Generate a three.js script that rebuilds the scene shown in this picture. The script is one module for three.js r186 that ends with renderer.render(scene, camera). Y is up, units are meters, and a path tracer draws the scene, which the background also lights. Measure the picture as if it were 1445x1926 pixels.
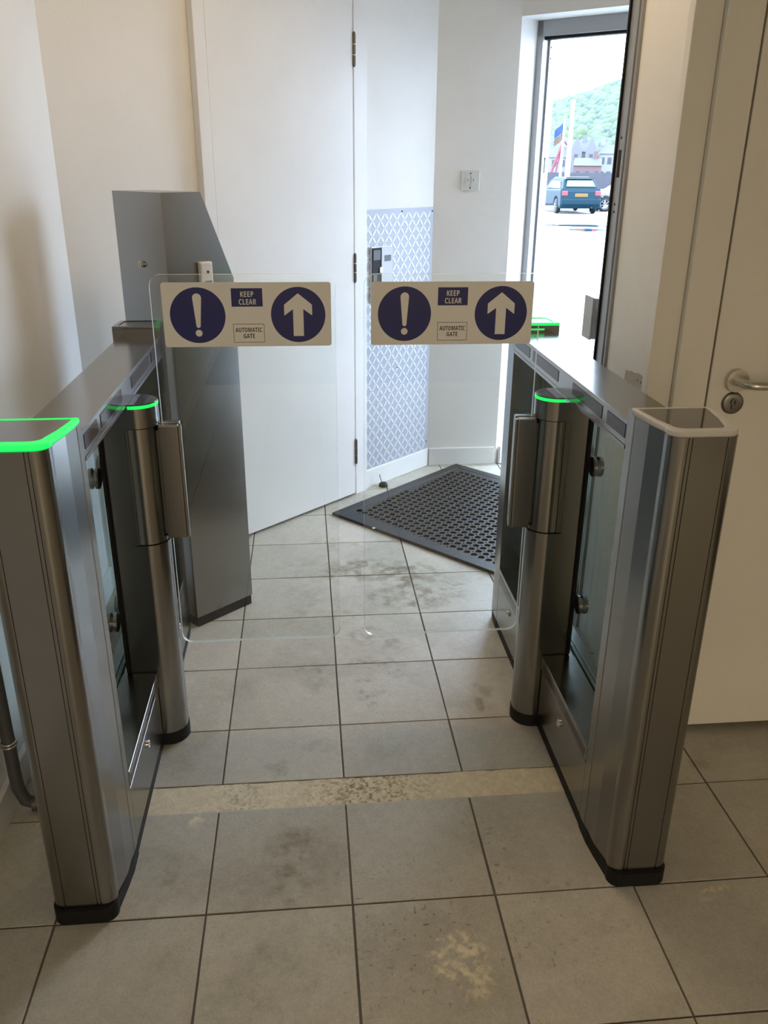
import * as THREE from 'three';
import { RoundedBoxGeometry } from 'three/addons/geometries/RoundedBoxGeometry.js';
import { mergeGeometries, mergeVertices } from 'three/addons/utils/BufferGeometryUtils.js';
import { RectAreaLightUniformsLib } from 'three/addons/lights/RectAreaLightUniformsLib.js';

// ------------------------------------------------------------------ camera, sky, lights, exposure
RectAreaLightUniformsLib.init();
const scene = new THREE.Scene();
const camera = new THREE.PerspectiveCamera(62.81, 1445 / 1926, 0.05, 2000);
camera.position.set(0, 1.4286, 0);
camera.rotation.set(-0.390943, -0.094197, 0.0080865, 'YXZ');
scene.add(camera);

const SKY = 14.5;                                            // overcast sky outside the open door
scene.background = new THREE.Color().setRGB(0.62, 0.775, 1.0);
scene.backgroundIntensity = SKY;

const renderer = new THREE.WebGLRenderer({ antialias: true });
renderer.toneMapping = THREE.LinearToneMapping;
renderer.toneMappingExposure = 1.0;
renderer.shadowMap.enabled = true;

// warm ceiling lamps (their own light; the fittings are built further down)
const LAMPS = [
  { at: [0.25, 2.46, -2.35], w: 0.5, d: 0.5, power: 9.5, color: [1.0, 0.72, 0.40], glow: 2.2 },
  { at: [0.75, 2.46, 4.6], w: 0.6, d: 1.2, power: 62, color: [1.0, 0.84, 0.61], glow: 2.2 },
];

// ------------------------------------------------------------------ helpers
let seed = 7;
const rnd = () => { seed = (seed + 0x6d2b79f5) | 0; let t = Math.imul(seed ^ (seed >>> 15), 1 | seed); t = (t + Math.imul(t ^ (t >>> 7), 61 | t)) ^ t; return ((t ^ (t >>> 14)) >>> 0) / 4294967296; };
const names = {};
function uniq(name) { const k = (names[name] = (names[name] ?? -1) + 1); return k ? `${name}_${String(k).padStart(3, '0')}` : name; }
function flag(o) { o.traverse((c) => { if (c.isMesh) { c.castShadow = true; c.receiveShadow = true; } }); return o; }
function mesh(name, geo, mat, parent) {
  const m = new THREE.Mesh(geo, mat); m.name = parent && parent !== scene ? name : uniq(name);
  m.castShadow = m.receiveShadow = true; (parent ?? scene).add(m); return m;
}
function thing(name, label, category, pos = [0, 0, 0], turn = 0, group) {
  const o = new THREE.Group(); o.name = uniq(name); o.position.set(...pos); o.rotation.y = turn;
  o.userData = { label, category }; if (group) o.userData.group = group; scene.add(o); return o;
}
function tag(o, label, category, group) { o.userData = { label, category }; if (group) o.userData.group = group; return o; }
function struct(name, geo, mat, pos = [0, 0, 0], turn = 0) {
  const o = geo ? new THREE.Mesh(geo, mat) : new THREE.Group(); o.name = uniq(name); o.position.set(...pos); o.rotation.y = turn;
  o.castShadow = o.receiveShadow = true; o.userData = { kind: 'structure' }; scene.add(o); return o;
}
// metric box-projected uv: patterns keep their real size
function metric(g) {
  g = g.index ? g.toNonIndexed() : g;
  const p = g.attributes.position, n = g.attributes.normal, uv = new Float32Array(p.count * 2);
  for (let i = 0; i < p.count; i += 3) {
    let nx = 0, ny = 0, nz = 0;
    for (let k = 0; k < 3; k++) { nx += n.getX(i + k); ny += n.getY(i + k); nz += n.getZ(i + k); }
    const ax = Math.abs(nx), ay = Math.abs(ny), az = Math.abs(nz);
    for (let k = 0; k < 3; k++) {
      const x = p.getX(i + k), y = p.getY(i + k), z = p.getZ(i + k);
      const [u, v] = ay > ax && ay > az ? [x, z] : ax > az ? [z, y] : [x, y];
      uv[(i + k) * 2] = u; uv[(i + k) * 2 + 1] = v;
    }
  }
  g.setAttribute('uv', new THREE.BufferAttribute(uv, 2)); return g;
}
function box(x0, x1, y0, y1, z0, z1, r = 0) {
  const w = Math.abs(x1 - x0), h = Math.abs(y1 - y0), d = Math.abs(z1 - z0);
  const g = r > 0 ? new RoundedBoxGeometry(w, h, d, 2, r) : new THREE.BoxGeometry(w, h, d);
  g.translate((x0 + x1) / 2, (y0 + y1) / 2, (z0 + z1) / 2); return metric(g);
}
// plan outline of (x, z) points raised from y0 to y1
function prism(pts, y0, y1, holes = [], bevel = 0) {
  const s = new THREE.Shape(pts.map(([x, z]) => new THREE.Vector2(x, -z)));
  for (const h of holes) s.holes.push(new THREE.Path(h.map(([x, z]) => new THREE.Vector2(x, -z))));
  const g = new THREE.ExtrudeGeometry(s, { depth: y1 - y0 - 2 * bevel, bevelEnabled: bevel > 0, bevelSize: bevel, bevelThickness: bevel, bevelOffset: -bevel, bevelSegments: 2, curveSegments: 8 });
  g.rotateX(-Math.PI / 2); g.translate(0, y0 + bevel, 0); return metric(g);
}
// outline of (x, y) points given thickness from z0 to z1
function plate(pts, z0, z1, holes = [], bevel = 0) {
  const s = new THREE.Shape(pts.map(([x, y]) => new THREE.Vector2(x, y)));
  for (const h of holes) s.holes.push(new THREE.Path(h.map(([x, y]) => new THREE.Vector2(x, y))));
  const g = new THREE.ExtrudeGeometry(s, { depth: z1 - z0 - 2 * bevel, bevelEnabled: bevel > 0, bevelSize: bevel, bevelThickness: bevel, bevelOffset: -bevel, bevelSegments: 2, curveSegments: 8 });
  g.translate(0, 0, z0 + bevel); return metric(g);
}
function arcPts(cx, cy, r, a0, a1, n) { const o = []; for (let i = 0; i <= n; i++) { const a = a0 + ((a1 - a0) * i) / n; o.push([cx + r * Math.cos(a), cy + r * Math.sin(a)]); } return o; }
function roundRect(x0, x1, y0, y1, r, n = 6) {
  const P = Math.PI;
  return [...arcPts(x1 - r, y1 - r, r, 0, P / 2, n), ...arcPts(x0 + r, y1 - r, r, P / 2, P, n), ...arcPts(x0 + r, y0 + r, r, P, 1.5 * P, n), ...arcPts(x1 - r, y0 + r, r, 1.5 * P, 2 * P, n)];
}
function cyl(r, h, n = 32, r2 = r) { return new THREE.CylinderGeometry(r2, r, h, n); }
function tube(points, r, n = 32, m = 10) { return new THREE.TubeGeometry(new THREE.CatmullRomCurve3(points.map((p) => new THREE.Vector3(...p))), n, r, m, false); }
function mirrorX(g) {
  g = g.index ? g.toNonIndexed() : g.clone(); g.scale(-1, 1, 1);
  for (const a of Object.values(g.attributes)) for (let i = 0; i < a.count; i += 3) for (let c = 0; c < a.itemSize; c++) {
    const t = a.array[i * a.itemSize + c]; a.array[i * a.itemSize + c] = a.array[(i + 2) * a.itemSize + c]; a.array[(i + 2) * a.itemSize + c] = t;
  }
  return g;
}
const merge = (list) => mergeGeometries(list.map((g) => { g = g.index ? g.toNonIndexed() : g; for (const k of Object.keys(g.attributes)) if (!['position', 'normal', 'uv'].includes(k)) g.deleteAttribute(k); return g; }));

// ------------------------------------------------------------------ computed textures
function hash(x, y, s) { let h = Math.imul(x, 374761393) ^ Math.imul(y, 668265263) ^ Math.imul(s, 1274126177); h = Math.imul(h ^ (h >>> 13), 1274126177); return ((h ^ (h >>> 16)) >>> 0) / 4294967296; }
function noise(x, y, s, wrap = 0) {
  const xi = Math.floor(x), yi = Math.floor(y), fx = x - xi, fy = y - yi, u = fx * fx * (3 - 2 * fx), v = fy * fy * (3 - 2 * fy);
  const w = (a) => (wrap ? ((a % wrap) + wrap) % wrap : a);
  const a = hash(w(xi), w(yi), s), b = hash(w(xi + 1), w(yi), s), c = hash(w(xi), w(yi + 1), s), d = hash(w(xi + 1), w(yi + 1), s);
  return a + (b - a) * u + (c - a) * v + (a - b - c + d) * u * v;
}
function fbm(x, y, s, oct, wrap = 0) { let v = 0, a = 0.5, n = 0; for (let i = 0; i < oct; i++) { v += a * noise(x, y, s + i, wrap); n += a; a *= 0.5; x *= 2; y *= 2; wrap *= 2; } return v / n; }
function dataTex(w, h, fn, srgb = false) {
  const d = new Uint8Array(w * h * 4);
  for (let y = 0; y < h; y++) for (let x = 0; x < w; x++) { const c = fn(x, y), i = (y * w + x) * 4; d[i] = c[0]; d[i + 1] = c[1]; d[i + 2] = c[2]; d[i + 3] = 255; }
  const t = new THREE.DataTexture(d, w, h); t.magFilter = THREE.LinearFilter; t.minFilter = THREE.LinearFilter; t.wrapS = t.wrapT = THREE.RepeatWrapping;
  if (srgb) t.colorSpace = THREE.SRGBColorSpace; t.needsUpdate = true; return t;
}
const g3 = (v) => [v, v, v];
// brushed grain: long fine streaks along v
const brushTex = dataTex(512, 512, (x, y) => g3(255 * (0.80 + 0.03 * (noise(x * 0.5, y * (4 / 512), 11, 256) - 0.5) + 0.04 * (fbm(x * (8 / 512), y * (8 / 512), 21, 3, 8) - 0.5))));
brushTex.repeat.set(5, 1);
const plasterBump = dataTex(512, 512, (x, y) => g3(255 * (0.6 * fbm(x / 512 * 8, y / 512 * 8, 31, 6, 8) + 0.4 * noise(x / 4, y / 4, 41, 128))));
const plasterTone = dataTex(512, 512, (x, y) => { const v = 246 + 9 * fbm(x / 512 * 6, y / 512 * 6, 51, 5, 6) ; return [v, v - 1, v - 3]; }, true);
const rubberBump = dataTex(128, 128, (x, y) => g3(255 * noise(x / 2, y / 2, 61, 64)));

// floor: one texture over the visible floor, metres -> uv
const FX0 = -0.85, FX1 = 1.55, FZ0 = -4.4, FZ1 = -0.85, TILE = 0.303;
const COLX = -0.2386, ROWB = -1.6198, ROWF = -1.3093;
const floorTex = (() => {
  const W = 1400, H = 2048;
  // stains read off the photograph: [x, z, rx, rz, turn, strength, kind]
  const S = [];
  const st = (x, z, rx, rz, turn, k, kind) => S.push({ x, z, rx, rz, c: Math.cos(turn), s: Math.sin(turn), k, kind });
  st(-0.07, -1.40, 0.035, 0.10, 0.1, 0.5, 'mud'); st(-0.055, -1.50, 0.06, 0.05, 0.4, 0.4, 'mud'); st(0.0, -1.43, 0.06, 0.10, 0.2, 0.3, 'mud');
  st(-0.06, -1.81, 0.05, 0.05, 0, 0.45, 'dot'); st(-0.10, -1.75, 0.03, 0.03, 0, 0.5, 'mud'); st(0.0, -1.84, 0.08, 0.03, 0.3, 0.3, 'mud');
  st(0.13, -2.07, 0.055, 0.075, 0.2, 0.75, 'tread'); st(0.16, -2.19, 0.05, 0.055, 0.1, 0.65, 'tread'); st(0.255, -2.2, 0.04, 0.06, 0.4, 0.55, 'tread');
  st(0.02, -2.14, 0.06, 0.05, 0, 0.3, 'mud'); st(-0.01, -2.21, 0.04, 0.03, 0, 0.45, 'mud'); st(0.26, -2.33, 0.05, 0.04, 0, 0.6, 'mud'); st(0.17, -2.40, 0.05, 0.05, 0.3, 0.65, 'mud');
  st(0.05, -2.56, 0.10, 0.05, 0, 0.35, 'mud'); st(0.32, -2.66, 0.12, 0.07, -0.3, 0.8, 'mud'); st(0.44, -2.62, 0.10, 0.06, -0.3, 0.7, 'mud'); st(0.24, -2.85, 0.16, 0.10, 0.2, 0.7, 'mud'); st(0.38, -2.84, 0.10, 0.08, 0.3, 0.7, 'mud');
  st(0.52, -2.72, 0.05, 0.05, 0.3, 0.6, 'tread'); st(0.06, -2.9, 0.15, 0.1, 0, 0.35, 'mud'); st(-0.02, -2.68, 0.08, 0.08, 0, 0.3, 'mud'); st(0.1, -3.12, 0.12, 0.06, 0.4, 0.4, 'mud');
  st(0.47, -2.03, 0.012, 0.09, 0.05, 0.6, 'mud'); st(0.50, -2.06, 0.02, 0.07, 0.2, 0.4, 'mud');
  st(0.40, -1.36, 0.04, 0.025, 0, 0.8, 'dot'); st(0.37, -1.46, 0.06, 0.06, 0, 0.4, 'dot'); st(0.16, -1.30, 0.14, 0.12, 0, 0.45, 'dot'); st(0.50, -1.22, 0.12, 0.10, 0, 0.4, 'dot'); st(0.2, -1.1, 0.2, 0.15, 0, 0.35, 'dot');
  st(-0.33, -1.43, 0.02, 0.05, 0.1, 0.3, 'mud'); st(-0.10, -1.16, 0.08, 0.06, 0, 0.3, 'mud'); st(-0.2, -1.24, 0.12, 0.05, 0, 0.2, 'dot');
  st(0.265, -1.165, 0.05, 0.055, 0.2, 1.0, 'plaster'); st(0.285, -1.11, 0.03, 0.035, 0.5, 0.7, 'plaster'); st(0.83, -1.275, 0.035, 0.012, -0.3, 0.9, 'plaster'); st(-0.30, -1.585, 0.025, 0.02, 0, 0.9, 'plaster');
  st(0.98, -1.68, 0.03, 0.02, 0.2, 0.45, 'mud'); st(-0.62, -1.62, 0.05, 0.05, 0, 0.5, 'plaster');
  return dataTex(W, H, (px, py) => {
    const x = FX0 + (FX1 - FX0) * (px + 0.5) / W, z = FZ0 + (FZ1 - FZ0) * (py + 0.5) / H;
    const ci = Math.floor((x - COLX) / TILE), ri = z > -1.606 ? Math.floor((z - ROWF) / TILE) + 40 : Math.floor((z - ROWB) / TILE);
    const tone = (hash(ci + 50, ri + 90, 3) - 0.5) * 0.05;
    let m = fbm(x * 9, z * 9, 71, 4) - 0.5, f = noise(x * 330, z * 330, 72) - 0.5, f2 = fbm(x * 60, z * 60, 73, 3) - 0.5;
    let r = 0.73 + tone + 0.045 * m + 0.06 * f + 0.05 * f2, g = 0.708 + tone + 0.045 * m + 0.06 * f + 0.05 * f2, b = 0.655 + tone + 0.035 * m + 0.055 * f + 0.045 * f2;
    const speck = noise(x * 170, z * 170, 75); if (speck > 0.955) { const k = 0.1 * (speck - 0.955) / 0.045; r -= k; g -= k * 1.05; b -= k * 1.1; }
    const grime = fbm(x * 5 + 9, z * 5, 78, 5); if (grime > 0.53) { const k = Math.min(0.035, (grime - 0.53) * 0.3) * (0.4 + 1.2 * fbm(x * 70, z * 70, 79, 2)); r -= k; g -= k; b -= k * 1.1; }
    for (const q of S) {
      const dx = x - q.x, dz = z - q.z, a = (dx * q.c + dz * q.s) / q.rx, c = (-dx * q.s + dz * q.c) / q.rz, d = a * a + c * c;
      if (d > 2.2) continue;
      const edge = Math.max(0, 1 - d / 2.2);
      const gr = fbm(x * 110, z * 110, 81, 4);
      if (q.kind === 'mud') { const k = Math.min(1, Math.max(0, fbm(x * 34, z * 34, 84, 4) * 3.2 - 1.55 + edge * 0.55)) * (0.35 + 1.1 * gr) * Math.min(1, edge * 1.6) * q.k; r -= 0.155 * k; g -= 0.17 * k; b -= 0.19 * k; }
      else if (q.kind === 'tread') { const arc = Math.sin((c + 0.5 * Math.abs(a)) * 11 + 5 * gr) > 0.1 ? 1 : 0.2; const k = arc * (0.25 + 0.9 * gr) * Math.min(1, Math.max(0, fbm(x * 30, z * 30, 85, 3) * 3 - 1.2)) * Math.min(1, edge * 1.5) * q.k; r -= 0.24 * k; g -= 0.26 * k; b -= 0.28 * k; }
      else if (q.kind === 'dot') { const v = noise(x * 130, z * 130, 83); const k = v > 0.86 ? Math.min(1, (v - 0.86) * 9) * edge * q.k : 0; r -= 0.36 * k; g -= 0.37 * k; b -= 0.37 * k; }
      else { const k = Math.min(1, Math.max(0, (0.5 * gr + 0.6 * fbm(x * 70, z * 70, 86, 4)) * 3.8 - 2.25 + edge * 0.6)) * Math.min(1, edge * 1.8) * q.k; r += (0.88 - r) * k; g += (0.84 - g) * k; b += (0.71 - b) * k; }
    }
    return [r * 255, g * 255, b * 255].map((v) => Math.max(0, Math.min(255, v)));
  }, true);
})();
const floorBump = dataTex(512, 512, (x, y) => g3(255 * (0.5 * noise(x / 3, y / 3, 91, 170) + 0.5 * fbm(x / 512 * 24, y / 512 * 24, 92, 4, 24))));
floorBump.repeat.set(6, 9);
const floorRough = dataTex(256, 256, (x, y) => g3(255 * (0.42 + 0.2 * fbm(x / 256 * 10, y / 256 * 10, 95, 5, 10))));
floorRough.repeat.set(4, 6);
const mortarTex = dataTex(1024, 128, (x, y) => {
  const u = x / 1024, v = y / 128, n = fbm(u * 90, v * 9, 101, 5), f = noise(u * 500, v * 50, 102);
  let r = 0.85 + 0.12 * (n - 0.5) + 0.05 * (f - 0.5), g = 0.80 + 0.12 * (n - 0.5) + 0.05 * (f - 0.5), b = 0.69 + 0.10 * (n - 0.5) + 0.05 * (f - 0.5);
  const mid = Math.exp(-(((u - 0.52) / 0.13) ** 2)) * 0.9 + Math.exp(-(((u - 0.22) / 0.05) ** 2)) * 0.5, d = fbm(u * 160, v * 16, 103, 4);
  const k = Math.max(0, d * 1.9 - 0.85) * mid * 1.6; r -= 0.33 * k; g -= 0.35 * k; b -= 0.33 * k;
  return [r * 255, g * 255, b * 255].map((q) => Math.max(0, Math.min(255, q)));
}, true);

const mortarBump = plasterBump.clone(); mortarBump.repeat.set(1.02 * 3, 0.11 * 3); mortarBump.needsUpdate = true;

// ------------------------------------------------------------------ materials
const std = (o) => new THREE.MeshStandardMaterial(o);
const rgb = (r, g, b) => new THREE.Color().setRGB(r, g, b);
const phys = (o) => new THREE.MeshPhysicalMaterial(o);
const M = {
  wall: std({ color: rgb(0.80, 0.78, 0.74), roughness: 0.62, map: plasterTone, bumpMap: plasterBump, bumpScale: 0.00035 }),
  wallRough: std({ color: rgb(0.74, 0.71, 0.66), roughness: 0.75, map: plasterTone, bumpMap: plasterBump, bumpScale: 0.0014 }),
  gloss: std({ color: rgb(0.80, 0.79, 0.77), roughness: 0.36, map: plasterTone, bumpMap: plasterBump, bumpScale: 0.00025 }),
  doorCream: std({ color: rgb(0.82, 0.79, 0.72), roughness: 0.38, map: plasterTone, bumpMap: plasterBump, bumpScale: 0.0003 }),
  ceiling: std({ color: rgb(0.82, 0.80, 0.76), roughness: 0.9 }),
  steel: phys({ color: rgb(0.285, 0.278, 0.266), metalness: 1, roughness: 0.27, roughnessMap: brushTex, anisotropy: 0.25 }),
  satinSteel: phys({ color: rgb(0.285, 0.278, 0.266), metalness: 1, roughness: 0.22 }),
  polished: phys({ color: rgb(0.285, 0.278, 0.266), metalness: 1, roughness: 0.24, roughnessMap: brushTex }),
  chrome: std({ color: rgb(0.68, 0.67, 0.64), metalness: 1, roughness: 0.18 }),
  satin: std({ color: rgb(0.62, 0.60, 0.55), metalness: 1, roughness: 0.32 }),
  black: phys({ color: rgb(0.010, 0.010, 0.011), roughness: 0.6, specularIntensity: 0.5 }),
  gap: std({ color: rgb(0.02, 0.018, 0.016), roughness: 0.9 }),
  blackGlass: phys({ color: rgb(0.018, 0.015, 0.014), roughness: 0.05, clearcoat: 1, clearcoatRoughness: 0.03 }),
  irWindow: phys({ color: rgb(0.045, 0.028, 0.036), roughness: 0.12, specularIntensity: 0.45 }),
  irStrip: phys({ color: rgb(0.055, 0.022, 0.018), roughness: 0.14 }),
  ringWhite: std({ color: rgb(0.62, 0.60, 0.56), roughness: 0.45 }),
  ringGreen: std({ color: rgb(0.05, 0.5, 0.15), roughness: 0.45, emissive: rgb(0.0, 1.0, 0.13), emissiveIntensity: 0.9 }),
  leafGlass: phys({ color: rgb(0.97, 0.985, 0.98), roughness: 0.0, transmission: 1, thickness: 0, ior: 1.45 }),
  leafEdge: phys({ color: rgb(0.80, 0.88, 0.87), roughness: 0.22, transmission: 0.45, thickness: 0 }),
  paneGlass: phys({ color: rgb(0.90, 0.955, 0.94), roughness: 0.0, transmission: 1, thickness: 0, ior: 1.5 }),
  paneEdge: phys({ color: rgb(0.30, 0.45, 0.42), roughness: 0.3, transmission: 0.4, thickness: 0 }),
  signPlate: std({ color: rgb(0.74, 0.71, 0.65), roughness: 0.45 }),
  alu: std({ color: rgb(0.36, 0.365, 0.37), metalness: 0.55, roughness: 0.45 }),
  boxGrey: std({ color: rgb(0.50, 0.50, 0.49), roughness: 0.5 }),
  aluLight: std({ color: rgb(0.60, 0.60, 0.64), metalness: 0.3, roughness: 0.5 }),
  tread: std({ color: rgb(0.37, 0.385, 0.43), metalness: 0.25, roughness: 0.55 }),
  treadBar: std({ color: rgb(0.60, 0.61, 0.65), metalness: 0.25, roughness: 0.5 }),
  rubber: std({ color: rgb(0.012, 0.0125, 0.0135), roughness: 0.55, bumpMap: rubberBump, bumpScale: 0.0004 }),
  plastic: std({ color: rgb(0.70, 0.69, 0.66), roughness: 0.35 }),
  insert: std({ color: rgb(0.05, 0.05, 0.055), roughness: 0.35 }),
  pipe: std({ color: rgb(0.10, 0.10, 0.105), roughness: 0.5, metalness: 0.3 }),
  floorTile: std({ map: floorTex, roughness: 0.9, roughnessMap: floorRough, bumpMap: floorBump, bumpScale: 0.0005 }),
  grout: std({ color: rgb(0.135, 0.125, 0.11), roughness: 0.95 }),
  mortar: std({ map: mortarTex, roughness: 0.95, bumpMap: mortarBump, bumpScale: 0.0012 }),
  concrete: std({ color: rgb(0.36, 0.36, 0.35), roughness: 0.9, bumpMap: plasterBump, bumpScale: 0.003 }),
  render: std({ color: rgb(0.55, 0.56, 0.58), roughness: 0.9 }),
};

// ------------------------------------------------------------------ the setting: floor of single tiles
{
  const floor = struct('floor', null, null);
  const corner = [[-0.735, 6.5], [-0.735, -2.804], [0.607, -4.084], [0.965, -4.075], [1.09, -4.22], [1.76, -3.62], [2.2, -2.96], [2.2, -1.9], [3.4, -1.9], [3.4, 6.5]];
  mesh('grout_bed', prism(corner, -0.06, -0.0035), M.grout, floor);
  const inside = (x, z) => { let c = false; for (let i = 0, j = corner.length - 1; i < corner.length; j = i++) { const [xi, zi] = corner[i], [xj, zj] = corner[j]; if (zi > z !== zj > z && x < ((xj - xi) * (z - zi)) / (zj - zi) + xi) c = !c; } return c; };
  // Sutherland-Hodgman against the (nearly convex) room outline
  const clip = (poly) => {
    const C = [[-0.735, 2.3], [-0.735, -2.804], [0.607, -4.084], [0.965, -4.075], [2.2, -2.96], [2.2, 2.3]];
    for (let i = 0; i < C.length; i++) {
      const a = C[i], b = C[(i + 1) % C.length], side = (p) => (b[0] - a[0]) * (p[1] - a[1]) - (b[1] - a[1]) * (p[0] - a[0]);
      const out = [];
      for (let k = 0; k < poly.length; k++) {
        const p = poly[k], q = poly[(k + 1) % poly.length], sp = side(p), sq = side(q);
        if (sp >= 0) out.push(p);
        if (sp >= 0 !== sq >= 0) { const t = sp / (sp - sq); out.push([p[0] + t * (q[0] - p[0]), p[1] + t * (q[1] - p[1])]); }
      }
      poly = out; if (poly.length < 3) return null;
    }
    return poly;
  };
  const G = 0.0023;
  const tile = (x0, x1, z0, z1) => {
    if (x1 - x0 < 0.02 || z1 - z0 < 0.02) return;
    const j = () => (rnd() - 0.5) * 0.0012;
    let poly = clip([[x0 + G + j(), z1 - G + j()], [x0 + G + j(), z0 + G + j()], [x1 - G + j(), z0 + G + j()], [x1 - G + j(), z1 - G + j()]]);
    if (!poly) return;
    const lift = -0.0004 * rnd();
    const g = prism(poly, -0.010, lift, [], 0.0008), p = g.attributes.position, uv = g.attributes.uv;
    for (let i = 0; i < p.count; i++) uv.setXY(i, (p.getX(i) - FX0) / (FX1 - FX0), (p.getZ(i) - FZ0) / (FZ1 - FZ0));
    mesh('tile', g, M.floorTile, floor);
  };
  for (let c = -2; c <= 8; c++) {
    const x0 = COLX + c * TILE, x1 = x0 + TILE, lane = x0 > -0.56 && x1 < 0.70;
    for (let k = 0; k < 12; k++) tile(x0, x1, ROWF + (k - 1) * TILE, ROWF + k * TILE);               // this side of the strip
    if (lane) tile(x0, x1, ROWB - TILE, -1.704); else tile(x0, x1, ROWB - TILE, ROWF - TILE);        // cut tiles behind it
    for (let k = 1; k < 10; k++) tile(x0, x1, ROWB - (k + 1) * TILE, ROWB - k * TILE);
  }
  // the rough mortar that fills the gap left by an old partition
  const L = [], n = 90;
  for (let i = 0; i <= n; i++) L.push([-0.41 + (1.022 * i) / n, -1.6065 + 0.006 * (fbm(i * 0.35, 1, 5, 3) - 0.5) - (i % 17 === 0 ? 0.004 : 0)]);
  for (let i = n; i >= 0; i--) L.push([-0.41 + (1.022 * i) / n, -1.703 + 0.005 * (fbm(i * 0.4, 7, 6, 3) - 0.5)]);
  const g = prism(L, -0.012, -0.0012), p = g.attributes.position, uv = g.attributes.uv;
  for (let i = 0; i < p.count; i++) uv.setXY(i, (p.getX(i) + 0.41) / 1.022, (p.getZ(i) + 1.71) / 0.11);
  mesh('mortar_strip', g, M.mortar, floor);
}

// ------------------------------------------------------------------ the setting: walls, ceiling, skirting
const CEIL = 2.5;
struct('ceiling', prism([[-1.0, 6.7], [-1.0, -3.0], [0.5, -4.6], [1.0, -4.5], [1.5, -4.45], [2.5, -3.4], [2.5, -2.3], [3.6, -2.3], [3.6, 6.7]].reverse(), CEIL, CEIL + 0.2), M.ceiling);
struct('wall_left', box(-0.935, -0.735, -0.06, CEIL, -2.9, 6.5), M.wall);
struct('wall_front', box(-0.935, 3.6, -0.06, CEIL, 6.5, 6.7), M.wall);
struct('wall_right', box(3.4, 3.6, -0.06, CEIL, -2.2, 6.5), M.wall);
const DIAG = [-0.735, -2.804], DIAG_TURN = 0.7617, DIAG_LEN = 1.8545;      // local x runs along the wall, local z into the room
struct('wall_back_left', merge([plate([[-0.15, -0.06], [DIAG_LEN + 0.05, -0.06], [DIAG_LEN + 0.05, CEIL], [-0.15, CEIL]], -0.16, 0, [[[0.56, -0.003], [0.56, 2.085], [1.285, 2.085], [1.285, -0.003]]]), box(-0.15, DIAG_LEN + 0.05, -0.06, CEIL, -0.22, -0.16)]), M.wall, [DIAG[0], 0, DIAG[1]], DIAG_TURN);
struct('wall_back', prism([[0.60, -4.08], [0.965, -4.075], [1.2, -4.335], [0.60, -4.335]], -0.06, CEIL), M.wall);
// wall with the street doorway: same kind of frame, starting at the corner with the back wall
const PORCH = [0.965, -4.075], PORCH_TURN = -0.733, OPEN_W = 0.86, OPEN_H = 2.03, WALL_T = 0.34;
{
  const w = struct('wall_back_right', plate([[0, OPEN_H], [0, CEIL], [1.85, CEIL], [1.85, -0.06], [OPEN_W, -0.06], [OPEN_W, OPEN_H]], -WALL_T, 0), M.wall, [PORCH[0], 0, PORCH[1]], PORCH_TURN);
}
struct('wall_far_right', box(2.2, 2.4, -0.06, CEIL, -3.05, -2.53), M.wall);
{
  const w = struct('wall_right_partition', prism([[0.885, -1.862], [0.885, -2.405], [2.4, -2.405], [2.4, -2.1], [3.6, -2.1], [3.6, -1.862], [1.79, -1.862], [1.79, -2.05], [0.905, -2.05], [0.905, -1.862]].reverse(), 0.0, CEIL), M.wall);
  // bare plaster where an old fitting was taken off, low on the wall
  const P = [], C4 = [[-2.085, 0.70], [-2.085, 0.925], [-2.238, 0.912], [-2.238, 0.70]];
  for (let i = 0; i < 4; i++) for (let k = 0; k < 10; k++) { const A = C4[i], B = C4[(i + 1) % 4], t = k / 10; P.push([A[0] + (B[0] - A[0]) * t + 0.004 * (rnd() - 0.5), A[1] + (B[1] - A[1]) * t + 0.004 * (rnd() - 0.5)]); }
  const g = plate(P.map(([z, y]) => [z, y]), 0, 0.0012); g.rotateY(-Math.PI / 2); g.translate(0.885, 0, 0);
  mesh('bare_plaster', metric(g), std({ color: rgb(0.46, 0.43, 0.37), roughness: 0.95, bumpMap: plasterBump, bumpScale: 0.002 }), w);
  for (const dz of [-0.012, 0.012]) mesh('screw_hole', cyl(0.003, 0.002, 10).rotateZ(Math.PI / 2).translate(0.8845, 0.902, -2.135 + dz), M.gap, w);
  mesh('lining_board', box(0.778, 0.8375, 0, CEIL, -1.862, -1.832, 0.002), M.doorCream, w);
  mesh('return_board', box(0.8375, 0.885, 0, CEIL, -1.90, -1.862), M.doorCream, w);
  mesh('lining_panel', box(1.86, 3.4, 0, CEIL, -1.862, -1.832), M.doorCream, w);
  mesh('lintel_panel', box(0.8375, 1.86, 2.13, CEIL, -1.862, -1.832), M.doorCream, w);
}
// aluminium jamb at the far end of that wall, with strike plate
{
  const j = struct('door_jamb', box(0.872, 0.935, 0, 2.4, -2.455, -2.405, 0.002), M.alu);
  mesh('gasket', box(0.866, 0.884, 0, 2.4, -2.463, -2.454), M.black, j);
  mesh('glazing_bead', box(0.876, 0.886, 0, 2.4, -2.4045, -2.390, 0.002), M.alu, j);
  mesh('strike_slot', box(0.8712, 0.874, 1.405, 1.475, -2.441, -2.421), M.gap, j);
  for (const y of [1.505, 1.335, 1.315]) mesh('screw', cyl(0.0035, 0.002, 12).rotateZ(Math.PI / 2).translate(0.8715, y, -2.430), M.gap, j);
}
{
  const t = thing('junction_box', 'small grey metal box fixed behind the aluminium jamb, seen against the bright doorway', 'box', [0.912, 1.006, -2.535]);
  mesh('box_body', box(-0.048, 0, -0.061, 0.061, -0.036, 0.036, 0.002), M.boxGrey, t);
  mesh('box_lid', box(-0.052, -0.048, -0.063, 0.063, -0.038, 0.038, 0.001), M.boxGrey, t);
  mesh('bracket', box(0, 0.004, -0.05, 0.05, -0.03, 0.0715), M.boxGrey, t);
}
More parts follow.
